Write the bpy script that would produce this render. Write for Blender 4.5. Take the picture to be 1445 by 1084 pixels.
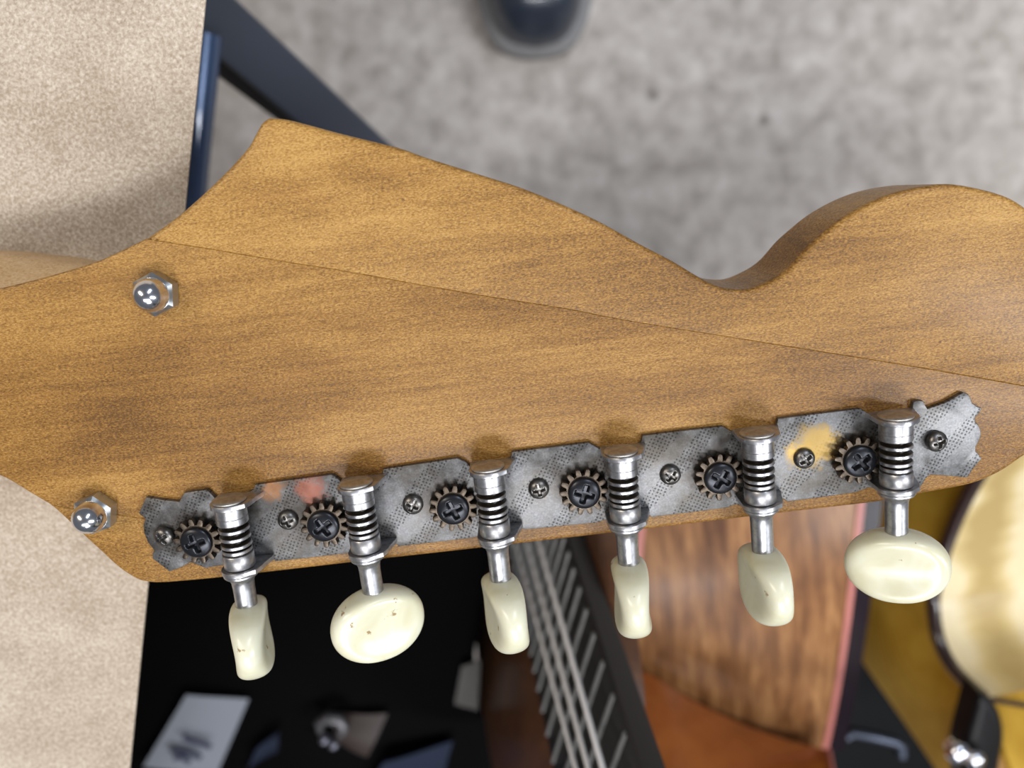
import bpy, bmesh, math, random
from mathutils import Vector, Matrix
from mathutils.geometry import delaunay_2d_cdt
random.seed(7)
for o in list(bpy.data.objects):
    bpy.data.objects.remove(o)
S = bpy.context.scene
COL = S.collection
H = 0.66            # height of the headstock's back face above the floor
MM = 0.001
# ------------------------------------------------------------------ camera
CAM = Vector((0.06115, 0.04846, H + 0.14195))
CR = Vector((0.99209506, -0.12543933, 0.00351542)).normalized()     # image right
CF = Vector((-0.02660704, -0.2376459, -0.97098738)).normalized()    # view direction
CD = CF.cross(CR).normalized()                                       # image down
FPX = 1085.0
cd = bpy.data.cameras.new('camera')
cd.sensor_width = 36.0
cd.lens = FPX / 1445.0 * 36.0
cd.clip_start = 0.01
cd.clip_end = 50
cd.dof.use_dof = True
cd.dof.focus_distance = 0.146
cd.dof.aperture_fstop = 10.5
cam = bpy.data.objects.new('camera', cd)
COL.objects.link(cam)
M3 = Matrix((CR, -CD, -CF)).transposed()
cam.matrix_world = Matrix.Translation(CAM) @ M3.to_4x4()
S.camera = cam
# ------------------------------------------------------------------ light
w = bpy.data.worlds.new('room_light')
S.world = w
w.use_nodes = True
w.node_tree.nodes['Background'].inputs[0].default_value = (0.86, 0.90, 1.0, 1)
w.node_tree.nodes['Background'].inputs[1].default_value = 0.18


def area(name, loc, target, sx, sy, power, col):
    l = bpy.data.lights.new(name, 'AREA')
    l.shape = 'RECTANGLE'
    l.size, l.size_y, l.energy, l.color = sx, sy, power, col
    o = bpy.data.objects.new(name, l)
    COL.objects.link(o)
    o.location = loc
    o.rotation_euler = (Vector(target) - Vector(loc)).to_track_quat('-Z', 'Y').to_euler()
    return o


area('ceiling_light_key', (1.80, -0.62, 2.6), (0.06, 0, 0.6), 0.30, 1.2, 50, (0.93, 0.96, 1.0))
area('ceiling_light_front', (0.35, -1.95, 2.6), (0.06, 0, 0.6), 1.2, 0.30, 12, (0.95, 0.97, 1.0))
area('ceiling_light_overhead', (-0.05, -1.0, 2.6), (0.0, -0.1, 0.4), 1.2, 0.30, 36, (0.96, 0.97, 1.0))
area('ceiling_light_far', (-1.35, 1.05, 2.6), (0.06, 0, 0.6), 0.30, 1.2, 30, (1.0, 0.88, 0.72))
area('ceiling_light_side', (1.2, 1.5, 2.6), (0.2, 0, 0.4), 0.30, 1.2, 26, (0.80, 0.88, 1.0))
S.view_settings.view_transform = 'Standard'
S.view_settings.look = 'None'
S.view_settings.gamma = 1
S.view_settings.use_curve_mapping = False
S.view_settings.exposure = -0.2


# ------------------------------------------------------------------ geometry helpers
def ray(x, y):
    return CR * ((x - 722.5) / FPX) + CD * ((y - 542.0) / FPX) + CF


def P(x, y, z):                       # pixel -> point at height z
    d = ray(x, y)
    return CAM + d * ((z - CAM.z) / d.z)


def PP(x, y, p0, n):                  # pixel -> point on a plane
    d = ray(x, y)
    return CAM + d * ((p0 - CAM).dot(n) / d.dot(n))


def spline(pts, step=1, n=6, closed=False):
    """Catmull-Rom through the points, n samples per span"""
    pts = [Vector(p) for p in pts]
    out = []
    m = len(pts)
    for i in range(m if closed else m - 1):
        if closed:
            p0, p1, p2, p3 = pts[i - 1], pts[i], pts[(i + 1) % m], pts[(i + 2) % m]
        else:
            p1, p2 = pts[i], pts[i + 1]
            p0 = pts[i - 1] if i > 0 else p1
            p3 = pts[i + 2] if i + 2 < m else p2
        for k in range(n):
            t = k / n
            out.append(0.5 * ((2 * p1) + (p2 - p0) * t + (2 * p0 - 5 * p1 + 4 * p2 - p3) * t * t
                              + (3 * p1 - p0 - 3 * p2 + p3) * t ** 3))
    if not closed:
        out.append(pts[-1].copy())
    return out


def mesh_obj(name, verts, faces, mat, parent=None, smooth=False, loc=None):
    me = bpy.data.meshes.new(name)
    me.from_pydata([tuple(v) for v in verts], [], faces)
    me.update()
    bm = bmesh.new()
    bm.from_mesh(me)
    bmesh.ops.recalc_face_normals(bm, faces=bm.faces)
    bm.to_mesh(me)
    bm.free()
    me.materials.append(mat)
    if smooth is True:
        for p in me.polygons:
            p.use_smooth = True
    elif smooth:
        me.set_sharp_from_angle(angle=math.radians(smooth))
        for p in me.polygons:
            p.use_smooth = True
    return link(name, me, parent, loc)


WM = {}


def link(name, me, parent=None, loc=None, mw=None):
    o = bpy.data.objects.new(name, me)
    COL.objects.link(o)
    if mw is None:
        mw = Matrix.Translation(Vector(loc) if loc is not None else Vector((0, 0, 0)))
    WM[o.name] = mw
    if parent is not None:
        o.parent = parent
        o.matrix_local = WM[parent.name].inverted() @ mw
    else:
        o.matrix_world = mw
    return o


def empty(name, loc):
    o = bpy.data.objects.new(name, None)
    COL.objects.link(o)
    o.empty_display_size = 0.02
    o.location = loc
    WM[o.name] = Matrix.Translation(Vector(loc))
    return o


def tag(o, label, cat=None, group=None, kind=None):
    if label:
        o['label'] = label
    if cat:
        o['category'] = cat
    if group:
        o['group'] = group
    if kind:
        o['kind'] = kind
    return o


def slab(poly, r, t, steps=4, rb=None, f=None):
    """poly: 2-D outline; plate from depth 0 (front, rounded by r per vertex) to depth t.
    f(x, y, depth) -> 3-D point.  returns verts, faces"""
    n = len(poly)
    a = sum(poly[i][0] * poly[(i + 1) % n][1] - poly[(i + 1) % n][0] * poly[i][1] for i in range(n))
    rr = list(r) if hasattr(r, '__len__') else [r] * n
    poly = [Vector((p[0], p[1])) for p in poly]
    if a < 0:
        poly.reverse()
        rr.reverse()
        rr = rr[1:] + rr[:1]                       # rr[i] belongs to the edge i -> i + 1
    nor, off = [], []
    rv = []
    for i in range(n):
        e1 = poly[i] - poly[i - 1]
        e2 = poly[(i + 1) % n] - poly[i]
        if e1.length > 1e-12:
            e1.normalize()
        if e2.length > 1e-12:
            e2.normalize()
        n1, n2 = Vector((e1.y, -e1.x)), Vector((e2.y, -e2.x))   # outward for CCW
        b = n1 + n2
        if b.length < 1e-6:
            b = n1.copy()
        b.normalize()
        v = b / max(0.5, b.dot(n1))
        nor.append(v)
        r1, r2 = rr[i - 1], rr[i]
        cr = n1.x * n2.y - n1.y * n2.x
        if abs(r1 - r2) > 1e-7 and abs(cr) > 0.15:
            off.append(Vector(((r1 * n2.y - r2 * n1.y) / cr, (n1.x * r2 - n2.x * r1) / cr)))
        else:
            off.append(v * max(r1, r2))
        rv.append(max(r1, r2))
    V, F = [], []
    rings = []
    for k in range(steps + 1):
        an = k / steps * math.pi / 2
        rings.append((1 - math.sin(an), 1 - math.cos(an)))
    for ins, dep in rings:
        for i in range(n):
            p = poly[i] - off[i] * ins
            V.append(f(p.x, p.y, rv[i] * dep))
    rb = 0.0 if rb is None else rb
    if rb > 0:
        for i in range(n):
            V.append(f(poly[i].x, poly[i].y, t - rb))
        for i in range(n):
            p = poly[i] - nor[i] * rb
            V.append(f(p.x, p.y, t))
        m = steps + 3
    else:
        for i in range(n):
            V.append(f(poly[i].x, poly[i].y, t))
        m = steps + 2
    for k in range(m - 1):
        for i in range(n):
            j = (i + 1) % n
            F.append((k * n + i, (k + 1) * n + i, (k + 1) * n + j, k * n + j))
    for base, pts2 in ((0, [poly[i] - off[i] for i in range(n)]), ((m - 1) * n, [poly[i] - nor[i] * rb for i in range(n)])):
        vo, _, fo, oi, _, _ = delaunay_2d_cdt(pts2, [(i, (i + 1) % n) for i in range(n)], [], 1, 1e-9)
        mp = []
        for v, o in zip(vo, oi):
            if o:
                mp.append(base + o[0])
            else:
                V.append(f(v.x, v.y, 0.0 if base == 0 else t))
                mp.append(len(V) - 1)
        for t3 in fo:
            F.append(tuple(mp[i] for i in t3))
    return V, F


def zslab(poly, ztop, t, r=0.0002, **k):
    return slab(poly, r, t, f=lambda x, y, d: Vector((x, y, ztop - d)), **k)


def lathe(prof, n=32, axis='-y'):
    """prof: list of (axial, radius)"""
    V, F = [], []
    for s, r in prof:
        for i in range(n):
            a = 2 * math.pi * i / n
            c, d = r * math.cos(a), r * math.sin(a)
            V.append(Vector((c, -s, d)) if axis == '-y' else Vector((c, d, s)))
    for k in range(len(prof) - 1):
        for i in range(n):
            j = (i + 1) % n
            F.append((k * n + i, k * n + j, (k + 1) * n + j, (k + 1) * n + i))
    F.append(tuple(range(n)))
    F.append(tuple(range((len(prof) - 1) * n, len(prof) * n)))
    return V, F


def tube(path, rad, n=10):
    V, F = [], []
    path = [Vector(p) for p in path]
    for i, p in enumerate(path):
        t = (path[min(i + 1, len(path) - 1)] - path[max(i - 1, 0)]).normalized()
        u = t.cross(Vector((0.3, 0.2, 0.93)))
        if u.length < 1e-4:
            u = t.cross(Vector((1, 0, 0)))
        u.normalize()
        v = t.cross(u)
        r = rad[i] if hasattr(rad, '__len__') else rad
        for k in range(n):
            a = 2 * math.pi * k / n
            V.append(p + u * (r * math.cos(a)) + v * (r * math.sin(a)))
    for i in range(len(path) - 1):
        for k in range(n):
            j = (k + 1) % n
            F.append((i * n + k, i * n + j, (i + 1) * n + j, (i + 1) * n + k))
    F.append(tuple(range(n)))
    F.append(tuple(range((len(path) - 1) * n, len(path) * n)))
    return V, F


def beam(a, b, up, wd, ht, r=0.002):
    """rounded rectangular bar from a to b; 'up' picks the face of width wd"""
    a, b = Vector(a), Vector(b)
    t = (b - a).normalized()
    s = t.cross(Vector(up)).normalized()
    u = s.cross(t).normalized()
    V, F = [], []
    sec = []
    for cx, cy, a0 in ((1, 1, 0), (-1, 1, 90), (-1, -1, 180), (1, -1, 270)):
        for k in range(5):
            an = math.radians(a0 + k * 22.5)
            sec.append((cx * (wd / 2 - r) + r * math.cos(an), cy * (ht / 2 - r) + r * math.sin(an)))
    n = len(sec)
    for p in (a, b):
        for x, y in sec:
            V.append(p + s * x + u * y)
    for i in range(n):
        j = (i + 1) % n
        F.append((i, j, n + j, n + i))
    F.append(tuple(range(n)))
    F.append(tuple(range(n, 2 * n)))
    return V, F


# ------------------------------------------------------------------ material helpers
class NT:
    def __init__(self, name):
        self.m = bpy.data.materials.new(name)
        self.m.use_nodes = True
        self.t = self.m.node_tree
        self.b = self.t.nodes['Principled BSDF']

    def n(self, typ, ins=None, **props):
        nd = self.t.nodes.new(typ)
        for k, v in props.items():
            setattr(nd, k, v)
        for k, v in (ins or {}).items():
            self.set(nd, k, v)
        return nd

    def set(self, nd, k, v):
        s = nd.inputs[k]
        if isinstance(v, bpy.types.NodeSocket):
            self.t.links.new(v, s)
        elif hasattr(v, 'outputs'):
            self.t.links.new(v.outputs[0], s)
        else:
            if hasattr(v, '__len__') and len(v) == 3 and s.type == 'RGBA':
                v = (*v, 1)
            s.default_value = v

    def p(self, **kw):
        for k, v in kw.items():
            self.set(self.b, k.replace('_', ' '), v)
        return self

    def coord(self, scale=(1, 1, 1), rot=(0, 0, 0), out='Object', loc=(0, 0, 0)):
        tc = self.n('ShaderNodeTexCoord')
        mp = self.n('ShaderNodeMapping', {'Vector': tc.outputs[out], 'Scale': scale, 'Rotation': rot, 'Location': loc})
        return mp.outputs[0]

    def noise(self, vec, scale, detail=4, rough=0.55, dist=0.0):
        return self.n('ShaderNodeTexNoise', {'Vector': vec, 'Scale': scale, 'Detail': detail, 'Roughness': rough,
                                             'Distortion': dist}).outputs[0]

    def ramp(self, fac, stops, interp='LINEAR'):
        r = self.n('ShaderNodeValToRGB', {'Fac': fac})
        r.color_ramp.interpolation = interp
        el = r.color_ramp.elements
        while len(el) < len(stops):
            el.new(0.5)
        for e, (pos, c) in zip(el, stops):
            e.position = pos
            e.color = (*c, 1) if len(c) == 3 else c
        return r.outputs[0]

    def mix(self, fac, a, b, mode='MIX'):
        m = self.n('ShaderNodeMix', data_type='RGBA', blend_type=mode)
        self.set(m, 0, fac)
        self.set(m, 6, a)
        self.set(m, 7, b)
        return m.outputs[2]

    def math(self, op, a, b=0.0, c=0.0, clamp=False):
        m = self.n('ShaderNodeMath', operation=op)
        m.use_clamp = clamp
        self.set(m, 0, a)
        self.set(m, 1, b)
        self.set(m, 2, c)
        return m.outputs[0]

    def bump(self, h, strength=0.3, dist=0.001):
        b = self.n('ShaderNodeBump', {'Height': h, 'Strength': strength, 'Distance': dist})
        self.set(self.b, 'Normal', b.outputs[0])
        return self


def plain(name, col, rough=0.5, metal=0.0, **kw):
    m = NT(name)
    m.p(Base_Color=col, Roughness=rough, Metallic=metal, **kw)
    return m.m


def g(v):                              # grey
    return (v, v, v)


# ---- maple
def maple(name, c0, c1, c2, rot):
    m = NT(name)
    vec = m.coord((1, 1, 1), (0, 0, rot))
    st = m.coord((1, 4.0, 1), (0, 0, rot))
    broad = m.noise(m.coord((1, 3.0, 1), (0, 0, rot)), 22, 3, 0.5, 0.4)
    line = m.noise(m.coord((1, 14, 1), (0, 0, rot)), 60, 4, 0.6, 0.5)
    fleck = m.noise(m.coord((1, 2.1, 1), (0, 0, rot)), 1900, 2, 0.6, 0.3)
    fleck2 = m.noise(m.coord((1, 1.7, 1), (0, 0, rot + 0.5)), 900, 3, 0.6, 0.8)
    fac = m.math('MULTIPLY_ADD', broad, 0.62, m.math('MULTIPLY', line, 0.30))
    fac = m.math('MULTIPLY_ADD', fleck, 0.85, m.math('SUBTRACT', fac, 0.42))
    fac = m.math('MULTIPLY_ADD', fleck2, 0.34, m.math('SUBTRACT', fac, 0.17))
    col = m.ramp(fac, [(0.25, c0), (0.47, c1), (0.72, c2)])
    # small dark worm specks and brown stains
    vo = m.n('ShaderNodeTexVoronoi', {'Vector': vec, 'Scale': 120.0, 'Randomness': 1.0})
    sp = m.math('LESS_THAN', vo.outputs['Distance'], 0.035)
    col = m.mix(m.math('MULTIPLY', sp, 0.6), col, (0.09, 0.03, 0.008))
    stain = m.ramp(m.noise(st, 34, 3, 0.6), [(0.60, g(0)), (0.78, g(1))])
    col = m.mix(m.math('MULTIPLY', stain, 0.28), col, (0.30, 0.13, 0.030))
    m.p(Base_Color=col, Roughness=m.ramp(fleck2, [(0.3, g(0.36)), (0.7, g(0.52))]), Coat_Weight=0.12, Coat_Roughness=0.25)
    m.set(m.b, 'Specular IOR Level', 0.35)
    h = m.math('ADD', m.math('MULTIPLY', fleck2, 1.0), m.math('MULTIPLY', fleck, 0.6))
    m.bump(h, 0.6, 0.00025)
    return m.m


M = {}
M['maple'] = maple('maple_core', (0.108, 0.046, 0.008), (0.252, 0.120, 0.0235), (0.440, 0.246, 0.066), 0.02)
M['maple_w'] = maple('maple_wing', (0.128, 0.056, 0.010), (0.298, 0.148, 0.030), (0.490, 0.285, 0.080), 0.10)
M['neck'] = maple('maple_neck', (0.44, 0.26, 0.11), (0.62, 0.41, 0.21), (0.72, 0.52, 0.30), 0.0)


# ---- aged nickel plate with stamped dots
GEARS = [(275, 768), (455, 745), (639, 721), (825, 698), (1018, 677), (1216, 653)]


def plate_mat():
    m = NT('stamped_nickel')
    vec = m.coord()
    big = m.noise(vec, 90, 4, 0.6)
    mid = m.noise(vec, 420, 4, 0.65)
    fine = m.noise(vec, 2600, 3, 0.6)
    # stamped dots, in diagonal patches only
    dots = m.n('ShaderNodeTexVoronoi', {'Vector': m.coord((1, 1, 0.0), (0, 0, 0.5)), 'Scale': 1450.0, 'Randomness': 0.22})
    dot = m.math('LESS_THAN', dots.outputs['Distance'], 0.31)
    bands = m.n('ShaderNodeTexWave', {'Vector': m.coord((1, 1, 0), (0, 0, 0.75)), 'Scale': 48.0, 'Distortion': 3.0,
                                      'Detail': 1.0, 'Detail Scale': 1.0})
    band = m.math('GREATER_THAN', m.math('MULTIPLY_ADD', bands.outputs[1], 0.6, m.math('MULTIPLY', big, 0.55)), 0.60)
    dotm = m.math('MULTIPLY', dot, band)
    col = m.ramp(m.math('MULTIPLY_ADD', mid, 0.6, m.math('MULTIPLY', fine, 0.4)),
                 [(0.30, (0.085, 0.080, 0.076)), (0.52, (0.165, 0.164, 0.166)), (0.74, (0.31, 0.31, 0.315))])
    col = m.mix(m.ramp(big, [(0.46, g(0)), (0.72, g(0.7))]), col, (0.085, 0.070, 0.050))
    # old grease and grime round each gear, with its cast shade painted in
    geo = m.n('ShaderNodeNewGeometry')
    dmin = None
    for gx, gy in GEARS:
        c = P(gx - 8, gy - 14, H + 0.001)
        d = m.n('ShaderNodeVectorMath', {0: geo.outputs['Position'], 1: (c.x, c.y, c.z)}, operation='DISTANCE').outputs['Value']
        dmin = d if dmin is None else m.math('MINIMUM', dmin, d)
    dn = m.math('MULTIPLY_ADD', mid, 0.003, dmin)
    dirt_shade = m.ramp(m.math('MULTIPLY', dn, 100.0), [(0.52, g(1)), (0.88, g(0))])
    col = m.mix(m.math('MULTIPLY', dirt_shade, 0.72), col, (0.040, 0.031, 0.022))
    col = m.mix(m.math('MULTIPLY', dotm, 0.7), col, (0.025, 0.023, 0.022))
    # brass and copper showing where the plating has worn through
    for (wx, wy), wc, wr in (((1150, 628), (0.42, 0.27, 0.07), 0.0052), ((1125, 642), (0.42, 0.27, 0.07), 0.0030), ((437, 688), (0.42, 0.16, 0.11), 0.0036), ((385, 692), (0.45, 0.22, 0.10), 0.0028)):
        c = P(wx, wy, H + 0.001)
        d = m.n('ShaderNodeVectorMath', {0: geo.outputs['Position'], 1: (c.x, c.y, c.z)}, operation='DISTANCE').outputs['Value']
        d = m.math('DIVIDE', m.math('MULTIPLY_ADD', mid, 0.006, m.math('MULTIPLY_ADD', fine, 0.002, d)), wr + 0.0042)
        wm = m.ramp(d, [(0.72, g(0.75)), (0.98, g(0))])
        col = m.mix(wm, col, wc)
    m.p(Base_Color=col, Metallic=0.8, Roughness=m.ramp(mid, [(0.3, g(0.36)), (0.7, g(0.52))]))
    h = m.math('SUBTRACT', m.math('MULTIPLY', mid, 0.3), m.math('MULTIPLY', dotm, 1.0))
    m.bump(h, 0.5, 0.00012)
    return m.m


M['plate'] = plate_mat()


def steel(name, c0, c1, rough):
    m = NT(name)
    n1 = m.noise(m.coord(), 900, 4, 0.6)
    n2 = m.noise(m.coord(), 260, 3, 0.6)
    col = m.ramp(n1, [(0.3, c0), (0.6, c1)])
    col = m.mix(m.ramp(n2, [(0.55, g(0)), (0.75, g(0.55))]), col, (0.16, 0.13, 0.10))
    m.p(Base_Color=col, Metallic=0.95, Roughness=m.ramp(n2, [(0.3, g(rough)), (0.7, g(rough + 0.14))]))
    m.bump(n1, 0.12, 0.0001)
    return m.m


M['steel'] = steel('worn_steel', (0.31, 0.31, 0.32), (0.48, 0.48, 0.50), 0.29)
M['cap'] = steel('aged_cap', (0.34, 0.32, 0.295), (0.50, 0.48, 0.45), 0.42)
M['gear'] = steel('oily_gear', (0.055, 0.042, 0.030), (0.125, 0.10, 0.078), 0.38)
M['blackscrew'] = plain('black_oxide', (0.020, 0.021, 0.026), 0.30, 0.6)
M['darkscrew'] = steel('dark_screw', (0.09, 0.085, 0.08), (0.20, 0.19, 0.18), 0.30)
M['grease'] = plain('old_grease', (0.030, 0.024, 0.018), 0.35, 0.3)
M['chrome'] = plain('chrome', (0.72, 0.73, 0.78), 0.17, 1.0)
M['hex'] = plain('zinc_hex', (0.46, 0.47, 0.47), 0.30, 0.95)


def pearl_mat():
    m = NT('aged_ivory_plastic')
    n1 = m.noise(m.coord((1, 1, 1)), 110, 3, 0.5, 0.6)
    n2 = m.noise(m.coord((1, 1, 1), out='Object'), 800, 2, 0.5)
    oi = m.n('ShaderNodeObjectInfo')
    rnd = m.n('ShaderNodeVectorMath', {0: m.coord(), 1: oi.outputs['Location']}, operation='ADD')
    col = m.ramp(n1, [(0.3, (0.59, 0.56, 0.38)), (0.6, (0.69, 0.68, 0.53))])
    st = m.n('ShaderNodeTexNoise', {'Vector': rnd.outputs[0], 'Scale': 300.0, 'Detail': 4.0, 'Roughness': 0.6})
    sp = m.ramp(st.outputs[0], [(0.665, g(0)), (0.70, g(1))])
    col = m.mix(m.math('MULTIPLY', sp, 0.8), col, (0.26, 0.13, 0.02))
    m.p(Base_Color=col, Roughness=0.27, Subsurface_Weight=0.25, Subsurface_Scale=0.002)
    m.set(m.b, 'Subsurface Radius', (1.0, 0.8, 0.45))
    m.bump(n2, 0.02, 0.0001)
    return m.m


M['pearl'] = pearl_mat()


def kraft():
    m = NT('kraft_paper')
    a = m.noise(m.coord(), 1500, 4, 0.62, 0.4)
    b = m.noise(m.coord(), 60, 3, 0.5)
    c = m.n('ShaderNodeTexVoronoi', {'Vector': m.coord(), 'Scale': 420.0})
    sp = m.math('LESS_THAN', c.outputs['Distance'], 0.05)
    fac = m.math('MULTIPLY_ADD', a, 0.75, m.math('MULTIPLY', b, 0.25))
    col = m.ramp(fac, [(0.36, (0.29, 0.225, 0.165)), (0.52, (0.43, 0.357, 0.28)), (0.68, (0.60, 0.525, 0.44))])
    col = m.mix(m.math('MULTIPLY', sp, 0.35), col, (0.20, 0.13, 0.08))
    m.p(Base_Color=col, Roughness=0.88)
    m.set(m.b, 'Specular IOR Level', 0.25)
    m.bump(a, 0.35, 0.0004)
    return m.m


M['kraft'] = kraft()


def carpet():
    m = NT('mottled_carpet')
    a = m.noise(m.coord(), 46, 3, 0.6, 0.2)
    b = m.noise(m.coord(), 9, 3, 0.5)
    c = m.noise(m.coord(), 300, 3, 0.7)
    fac = m.math('MULTIPLY_ADD', a, 0.72, m.math('MULTIPLY_ADD', b, 0.20, m.math('MULTIPLY', c, 0.08)))
    col = m.ramp(fac, [(0.32, (0.33, 0.293, 0.262)), (0.50, (0.51, 0.465, 0.425)), (0.67, (0.66, 0.615, 0.575))])
    vo = m.n('ShaderNodeTexVoronoi', {'Vector': m.coord(), 'Scale': 9.0})
    spk = m.ramp(vo.outputs['Distance'], [(0.03, g(0.6)), (0.075, g(0))])
    col = m.mix(spk, col, (0.12, 0.10, 0.09))
    m.p(Base_Color=col, Roughness=0.95)
    m.set(m.b, 'Specular IOR Level', 0.1)
    m.bump(m.math('ADD', c, m.math('MULTIPLY', a, 0.6)), 0.6, 0.004)
    return m.m


M['carpet'] = carpet()
M['bluesteel'] = plain('blue_grey_paint', (0.050, 0.058, 0.078), 0.36)
M['bluegloss'] = plain('blue_gloss_paint', (0.045, 0.085, 0.18), 0.25, 0.3, Coat_Weight=0.6)
M['blackbar'] = plain('black_brown_bar', (0.016, 0.013, 0.011), 0.6)
M['leather'] = plain('black_leather', (0.026, 0.034, 0.050), 0.30, 0.0, Coat_Weight=0.35)
M['sole'] = plain('grey_rubber', (0.22, 0.215, 0.215), 0.8)
M['ply'] = plain('bench_board', (0.42, 0.30, 0.17), 0.7)
M['black'] = plain('black_nylon', (0.0015, 0.0014, 0.0016), 0.9, 0.0, Specular_IOR_Level=0.08)
M['blackgloss'] = plain('black_gloss', (0.005, 0.0045, 0.005), 0.42, 0.0, Specular_IOR_Level=0.2)
M['ebony'] = plain('ebony_board', (0.014, 0.012, 0.011), 0.38)
M['fretwire'] = plain('fret_wire', (0.52, 0.52, 0.50), 0.3, 0.9)
M['string'] = plain('silver_string', (0.95, 0.95, 0.97), 0.35, 0.0)
M['pink'] = plain('pink_purfling', (0.50, 0.17, 0.14), 0.35)
M['darkbind'] = plain('dark_purple_binding', (0.014, 0.008, 0.012), 0.25, 0.0, Specular_IOR_Level=0.2)
M['brownbind'] = plain('dark_brown_binding', (0.035, 0.020, 0.018), 0.25, 0.0, Coat_Weight=0.5)
M['tagpaper'] = plain('white_tag', (0.27, 0.29, 0.33), 0.7)
M['ink'] = plain('dark_ink', (0.05, 0.055, 0.10), 0.7)
M['denim'] = plain('navy_cloth', (0.006, 0.012, 0.032), 0.9)
M['brownleather'] = plain('brown_leather', (0.026, 0.014, 0.010), 0.6)
M['greycloth'] = plain('grey_strip', (0.085, 0.078, 0.070), 0.7)


def lacquer(name, c0, c1, c2, sx, sy, scale, rough=0.12, bands=None):
    m = NT(name)
    n1 = m.noise(m.coord((sx, sy, sy)), scale, 4, 0.6, 0.6)
    n2 = m.noise(m.coord((sx * 0.5, sy * 2.5, sy * 2.5)), scale * 3, 3, 0.6)
    fac = m.math('MULTIPLY_ADD', n1, 0.75, m.math('MULTIPLY', n2, 0.25))
    col = m.ramp(fac, [(0.34, c0), (0.50, c1), (0.66, c2)])
    m.p(Base_Color=col, Roughness=rough + 0.2, Coat_Weight=0.8, Coat_Roughness=rough)
    return m.m


# ------------------------------------------------------------------ the setting
def grid_plane(name, x0, x1, y0, y1, z, mat):
    return mesh_obj(name, [(x0, y0, z), (x1, y0, z), (x1, y1, z), (x0, y1, z)], [(0, 1, 2, 3)], mat)


fl = grid_plane('floor', -2.6, 2.6, -2.6, 2.6, 0.0, M['carpet'])
tag(fl, 'mottled grey beige carpet under the bench and guitars', kind='structure')

# ------------------------------------------------------------------ work bench with kraft paper
ZP = H - 0.0285
e0, e1 = P(290, 0, ZP), P(183, 1084, ZP)
ed = (e1 - e0).normalized()
en = Vector((ed.y, -ed.x, 0))                      # towards the bench
if en.x > 0:
    en = -en
A0, A1 = e0 - ed * 0.42, e1 + ed * 0.40
bench = empty('workbench', (A0 + en * 0.3) * 1.0 * 0 + Vector((-0.35, 0, 0)))
tag(bench, 'workbench with a board top on a dark blue steel frame, paper laid over it', 'workbench')


def quad_slab(a, b, dirn, depth, ztop, t, r):
    pts = [a, b, b + dirn * depth, a + dirn * depth]
    return zslab([(p.x, p.y) for p in pts], ztop, t, r)


V, F = quad_slab(A0 + en * 0.03, A1 + en * 0.03, en, 0.56, ZP - 0.0006, 0.024, 0.002)
mesh_obj('bench_top', V, F, M['ply'], bench)
V, F = quad_slab(A0, A1, en, 0.55, ZP, 0.0005, 0.00005)
pap = mesh_obj('kraft_paper', V, F, M['kraft'])
tag(pap, 'sheet of brown kraft paper covering the workbench top', 'paper')
# steel frame: diagonal brace, its lower rail and the upright tube close to the bench edge
b0 = P(256, -16, 0.505)
b1 = P(566, 258, 0.40)
V, F = beam(b0 + (b0 - b1) * 0.25, b0 + (b1 - b0) * 1.05, (CAM - b0), 0.0205, 0.012, 0.002)
mesh_obj('frame_brace', V, F, M['bluesteel'], bench, smooth=40)
c0 = P(286, 76, 0.46)
c1 = P(440, 192, 0.42)
V, F = beam(c0 + (c0 - c1) * 0.2, c1 + (c1 - c0) * 0.6, (CAM - c0), 0.0075, 0.006, 0.001)
mesh_obj('frame_rail', V, F, M['blackbar'], bench, smooth=40)
u0 = P(287, 62, 0.50)
u1 = P(262, 330, 0.50)
V, F = tube([u0 + (u0 - u1) * 0.05, u1 + (u1 - u0) * 1.2], 0.0062, 20)
mesh_obj('frame_tube', V, F, M['bluegloss'], bench, smooth=40)
for sx, sy in ((-0.10, -0.36), (-0.10, 0.36), (-0.52, -0.36), (-0.52, 0.36)):
    V, F = beam((sx, sy, 0), (sx, sy, ZP - 0.0246), (1, 0, 0), 0.03, 0.03)
    mesh_obj('leg', V, F, M['bluesteel'], bench, smooth=40)

# ------------------------------------------------------------------ the guitar being worked on
GL = P(700, 560, H - 0.02)
guitar = empty('electric_guitar', (GL.x, GL.y, ZP))
tag(guitar, 'amber maple guitar headstock lying face down with six open gear tuners', 'guitar')


def hp(pts, n=5):                                  # pixel outline -> smooth xy on the back face
    return [(p.x, p.y) for p in (P(q.x, q.y, H) for q in spline(pts, n=n))]


SEAM1 = [(205, 337), (300, 352), (400, 369), (483, 382), (566, 397), (677, 416.5), (800, 436), (900, 455), (1126, 491),
         (1300, 519), (1445, 544.5), (1528, 559)]
SEAM2 = [(68, 713.5), (130, 722), (194, 731), (400, 762), (556, 789)]
UP = [(205, 337), (240, 312), (266, 291), (311, 249), (346, 211), (358, 191), (367, 175), (374, 168.5), (383, 166),
      (413, 170.4), (479, 188), (560, 208), (600, 222), (676, 246), (746, 269), (834, 307), (904, 345), (951, 369.6),
      (988, 392), (1015, 404.5), (1040, 408.7), (1062.5, 406.5), (1093, 393), (1115, 377), (1140, 349), (1165, 327),
      (1190, 307.6), (1226, 287), (1265, 271.5), (1306, 262.7), (1348, 260), (1407, 272), (1445, 290), (1490, 330),
      (1520, 390), (1535, 460), (1536, 520), (1528, 559)]
RIGHT = [(1528, 559), (1510, 595), (1480, 622), (1445, 646), (1410, 669), (1370, 685), (1308, 697), (1243, 709.6),
         (1111, 725), (900, 750), (700, 773), (556, 789)]
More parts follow.
